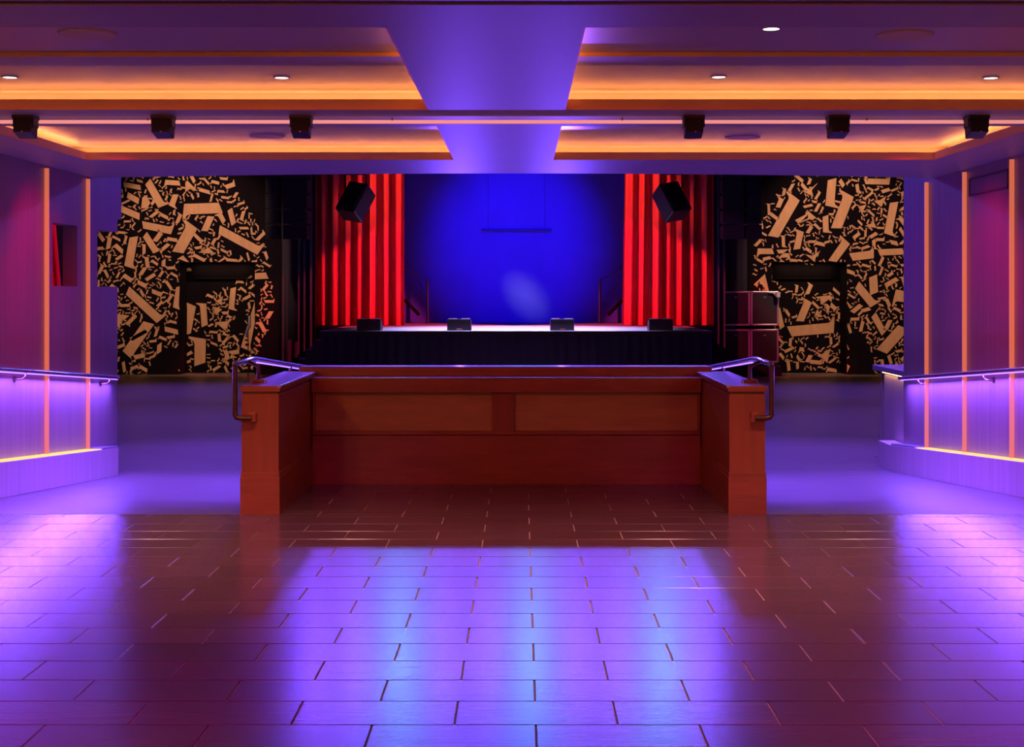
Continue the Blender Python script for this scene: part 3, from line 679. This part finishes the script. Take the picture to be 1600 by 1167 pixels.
obj('arm', MB().tube([(g.x-.03, SYK-.1, g.z-.05), (g.x-.12, SYK-.06, g.z+.06), (g.x-.24, SYK-.04, g.z+.07)], .025, 8), M_WHITE, t)
obj('indicator', MB().cyl((g.x+.03, SYK-.14, H-(527-CY)/F*SYK), .03, .04, 'z', 10), M_REDPL, t)
# red drape seen through the wall opening
tag(obj('side_drape', pleats(-9.3, -7.82, 24.5, ZL+.01, 6, .3, .06, seed=9, rows=2, taper=lambda u, v: -.55*v*u), M_CURT, smooth=True), 'red drape glimpsed through the left wall opening', 'drape')

# ------------------------------------------------------------------ lighting rig over the stage (reflected in the floor)
tr = thing('lighting_truss', (0, 29.4, 6.5), 'overhead lighting truss above the stage front', 'truss')
for dy, dz in ((-.15, -.15), (.15, -.15), (-.15, .15), (.15, .15)):
    obj('chord', MB().tube([(-6.6, 29.4+dy, 6.9+dz), (6.4, 29.4+dy, 6.9+dz)], .025, 8), M_RAIL, tr, smooth=True)
for k in range(26):
    x = -6.5+k*.5; s = 1 if k % 2 else -1
    obj('brace', MB().tube([(x, 29.25, 6.9-.15*s), (x+.5, 29.25, 6.9+.15*s)], .012, 6), M_RAIL, tr)
for x in (-6, 6): obj('hanger', MB().tube([(x, 29.4, 7), (x, 29.4, 9)], .02, 6), M_BLACK, tr)
WASH = [-4.3, -3.4, -2.5, -1.6, -.7, .2, 1.1, 2.0, 2.9, 3.7]
for i, x in enumerate(WASH):
    c = Vector((x, 29.15, 6.35))
    t = thing('wash_light', c, '%s stage wash light on the overhead truss, number %s from the left end' % ('cyan' if i in (2, 5, 8) else 'violet', ['one', 'two', 'three', 'four', 'five', 'six', 'seven', 'eight', 'nine', 'ten'][i]), 'stage light', 'wash lights on the truss')
    aim = Vector((x*.75, 9, .0)); d = (aim-c).normalized(); Rm = d.to_track_quat('-Y', 'Z').to_matrix()
    obj('body', MB().cyl((x, 29.15-.15, 6.35), .22, .30, 'y', 20, .18), M_BLACK, t)
    obj('yoke', MB().tube([(x-.25, 29.15, 6.35), (x-.25, 29.25, 6.711), (x+.25, 29.25, 6.711), (x+.25, 29.15, 6.35)], .015, 6), M_BLACK, t)
    light('wash_beam', 'AREA', c+d*.2, aim, 34, (.10, .24, 1.0) if i in (2, 5, 8) else VIOLET, t, shape='DISK', size=.42, spread=math.radians(110))

# stage lamps: blue wash on the backdrop, red on the curtains, pale blue on the deck
light('backdrop_spot', 'SPOT', (-.1, 29.3, 6.3), (-.15, 37.6, 3.0), 2900, BLUE, spot_size=math.radians(36), spot_blend=.9, shadow_soft_size=.15)
light('curtain_spot', 'SPOT', (4.5, 29.6, 6.2), (-2.7, 34.6, 1.1), 7000, (1.0, .05, .10), spot_size=math.radians(26), spot_blend=.12, shadow_soft_size=.08)
light('curtain_spot', 'SPOT', (-4.8, 29.6, 6.2), (2.4, 34.6, 1.1), 7000, (1.0, .05, .10), spot_size=math.radians(26), spot_blend=.12, shadow_soft_size=.08)
light('deck_spot', 'SPOT', (-.1, 30.6, 6.3), (-.1, 31.4, ZS), 9000, (.5, .42, 1.0), spot_size=math.radians(70), spot_blend=.8, shadow_soft_size=.2)
# floor-standing beams on the stage edge washing the low ceiling
light('stage_beam', 'SPOT', (px_x(718, 30.1), 30.05, ZS+.35), (-.2, 3.0, 2.9), 2100, VIOLET, spot_size=math.radians(11), spot_blend=.9, shadow_soft_size=.1)
light('stage_beam', 'SPOT', (px_x(878, 30.1), 30.05, ZS+.35), (-.2, 3.0, 2.9), 2100, VIOLET, spot_size=math.radians(11), spot_blend=.9, shadow_soft_size=.1)
# warm lamps on the murals
for tx, sx in ((-8.1, -7.2), (7.9, 7.0)):
    light('mural_spot', 'SPOT', (sx, 28.5, 6.8), (tx, 35, 2.4), 1900, (1.0, .60, .36), spot_size=math.radians(40), spot_blend=.5, shadow_soft_size=.15)
# recess downlights at the mural doors
for a0, a1 in ((aL0, aL1), (aR0, aR1)):
    light('recess_lamp', 'AREA', ((a0+a1)/2, HALLY+.5, zA-.02), ((a0+a1)/2, ALY, .2), 5, (1.0, .68, .34), shape='RECTANGLE', size=1.4, size_y=.1)
# red and amber lamps toward the booth, plus added magenta fill for walls and floor
for x, y, p, c, tgt in ((-1.6, 3.6, 120, RED, (-.8, 11.6, .4)), (1.4, 3.6, 120, RED, (.6, 11.6, .4)), (-3.2, 4.4, 200, (1.0, .22, .05), (-2.0, 10.2, .5)),
                        (-3.4, 11.0, 140, WALLMAG, (-4.6, 11.6, 1.5)), (3.2, 11.0, 140, WALLMAG, (4.4, 11.6, 1.5)), (-3.4, 12.6, 140, WALLMAG, (-4.6, 13.3, 1.5)), (3.2, 12.6, 140, WALLMAG, (4.4, 13.3, 1.5)),
                        (-1.9, 2.5, 560, MAGENTA, (-2.2, 5.9, 0)), (1.7, 2.5, 560, MAGENTA, (2.0, 5.9, 0))):
    light('unseen_ceiling_spot', 'SPOT', (x, y, ZC-.02 if y < 10 else ZR-.01), tgt, p, c, spot_size=math.radians(56 if y == 2.5 else 75), spot_blend=.9, shadow_soft_size=.06)

# violet fill lamps added high in the hall over the ramps and dance floor
for x, y, tx, ty, p in ((-4.2, 21, -3.4, 16.0, 12000), (4.0, 21, 3.2, 16.0, 12000), (-6.0, 25, -6.0, 22.0, 5000), (5.8, 25, 5.8, 22.0, 5000), (0, 24, 0, 21, 5000), (-7.0, 30, -7.0, 28.5, 4500), (6.8, 30, 6.8, 28.5, 4500)):
    light('hall_fill_lamp', 'SPOT', (x, y, 8.6), (tx, ty, ZL), p*.95, VIOLET, spot_size=math.radians(52), spot_blend=1.0, shadow_soft_size=.15)
light('stack_fill_lamp', 'SPOT', (3.0, 29.0, 6.5), (5.6, 34.3, .8), 1600, (1.0, .10, .75), spot_size=math.radians(22), spot_blend=.8, shadow_soft_size=.1)  # magenta fill added to colour the cabinet trim

for sx, tx in ((2.6, -3.05), (-2.9, 2.7)):
    light('curtain_top_spot', 'SPOT', (sx, 30.2, 7.4), (tx, 34.6, 4.15), 3800, (1.0, .20, .05), spot_size=math.radians(15), spot_blend=.8, shadow_soft_size=.08)

# warm fill lights added behind the viewer for the coffer lips and booth
for x in (-3.9, 3.75):
    light('near_fill_lamp', 'POINT', (x, -2.6, 1.9), None, 80, (1.0, .36, .12), shadow_soft_size=.08)

light('side_drape_fill', 'SPOT', (-6.6, 21.5, 5.5), (-8.2, 24.5, 2.0), 700, RED, spot_size=math.radians(30), spot_blend=.6, shadow_soft_size=.08)  # red fill added so the side drape shows through the opening

for x, tx in ((-3.3, -4.0), (3.1, 3.85)):  # pink spots without fixtures, added for the patches at the ramp tops
    light('unseen_ceiling_spot', 'SPOT', (x, 10.7, ZR-.01), (tx, 11.0, -.06), 150, (1.0, .06, .30), spot_size=math.radians(34), spot_blend=.5, shadow_soft_size=.05)
# thin plume of stage haze beside the monitor right of centre
hm = bpy.data.materials.new('stage_haze'); hm.use_nodes = True; nt = hm.node_tree; nt.nodes.clear()
out = nt.nodes.new('ShaderNodeOutputMaterial'); pv = nt.nodes.new('ShaderNodeVolumePrincipled')
tc = nt.nodes.new('ShaderNodeTexCoord'); sp = nt.nodes.new('ShaderNodeTexGradient'); sp.gradient_type = 'SPHERICAL'
mu = nt.nodes.new('ShaderNodeMath'); mu.operation = 'MULTIPLY'; mu.inputs[1].default_value = .12
nt.links.new(tc.outputs['Object'], sp.inputs['Vector']); nt.links.new(sp.outputs['Fac'], mu.inputs[0]); nt.links.new(mu.outputs[0], pv.inputs['Density'])
pv.inputs['Color'].default_value = (.8, .8, .9, 1); nt.links.new(pv.outputs[0], out.inputs['Volume'])
hb = MB(); n = 16; rings = 9; vs = []
for i in range(rings+1):
    a = math.pi*i/rings
    vs += [(math.sin(a)*math.cos(2*math.pi*k/n), math.sin(a)*math.sin(2*math.pi*k/n), math.cos(a)) for k in range(n)]
hb.add(vs, [(i*n+k, i*n+(k+1) % n, (i+1)*n+(k+1) % n, (i+1)*n+k) for i in range(rings) for k in range(n)])
hz = obj('haze_plume', hb, hm); c = at(822, 464, 31.6); hz.location = c; hz.scale = (.5, .5, .78); hz.rotation_euler = (0, math.radians(-42), 0)
tag(hz, 'faint pale haze plume rising beside the monitor right of centre', 'haze', kind='stuff')
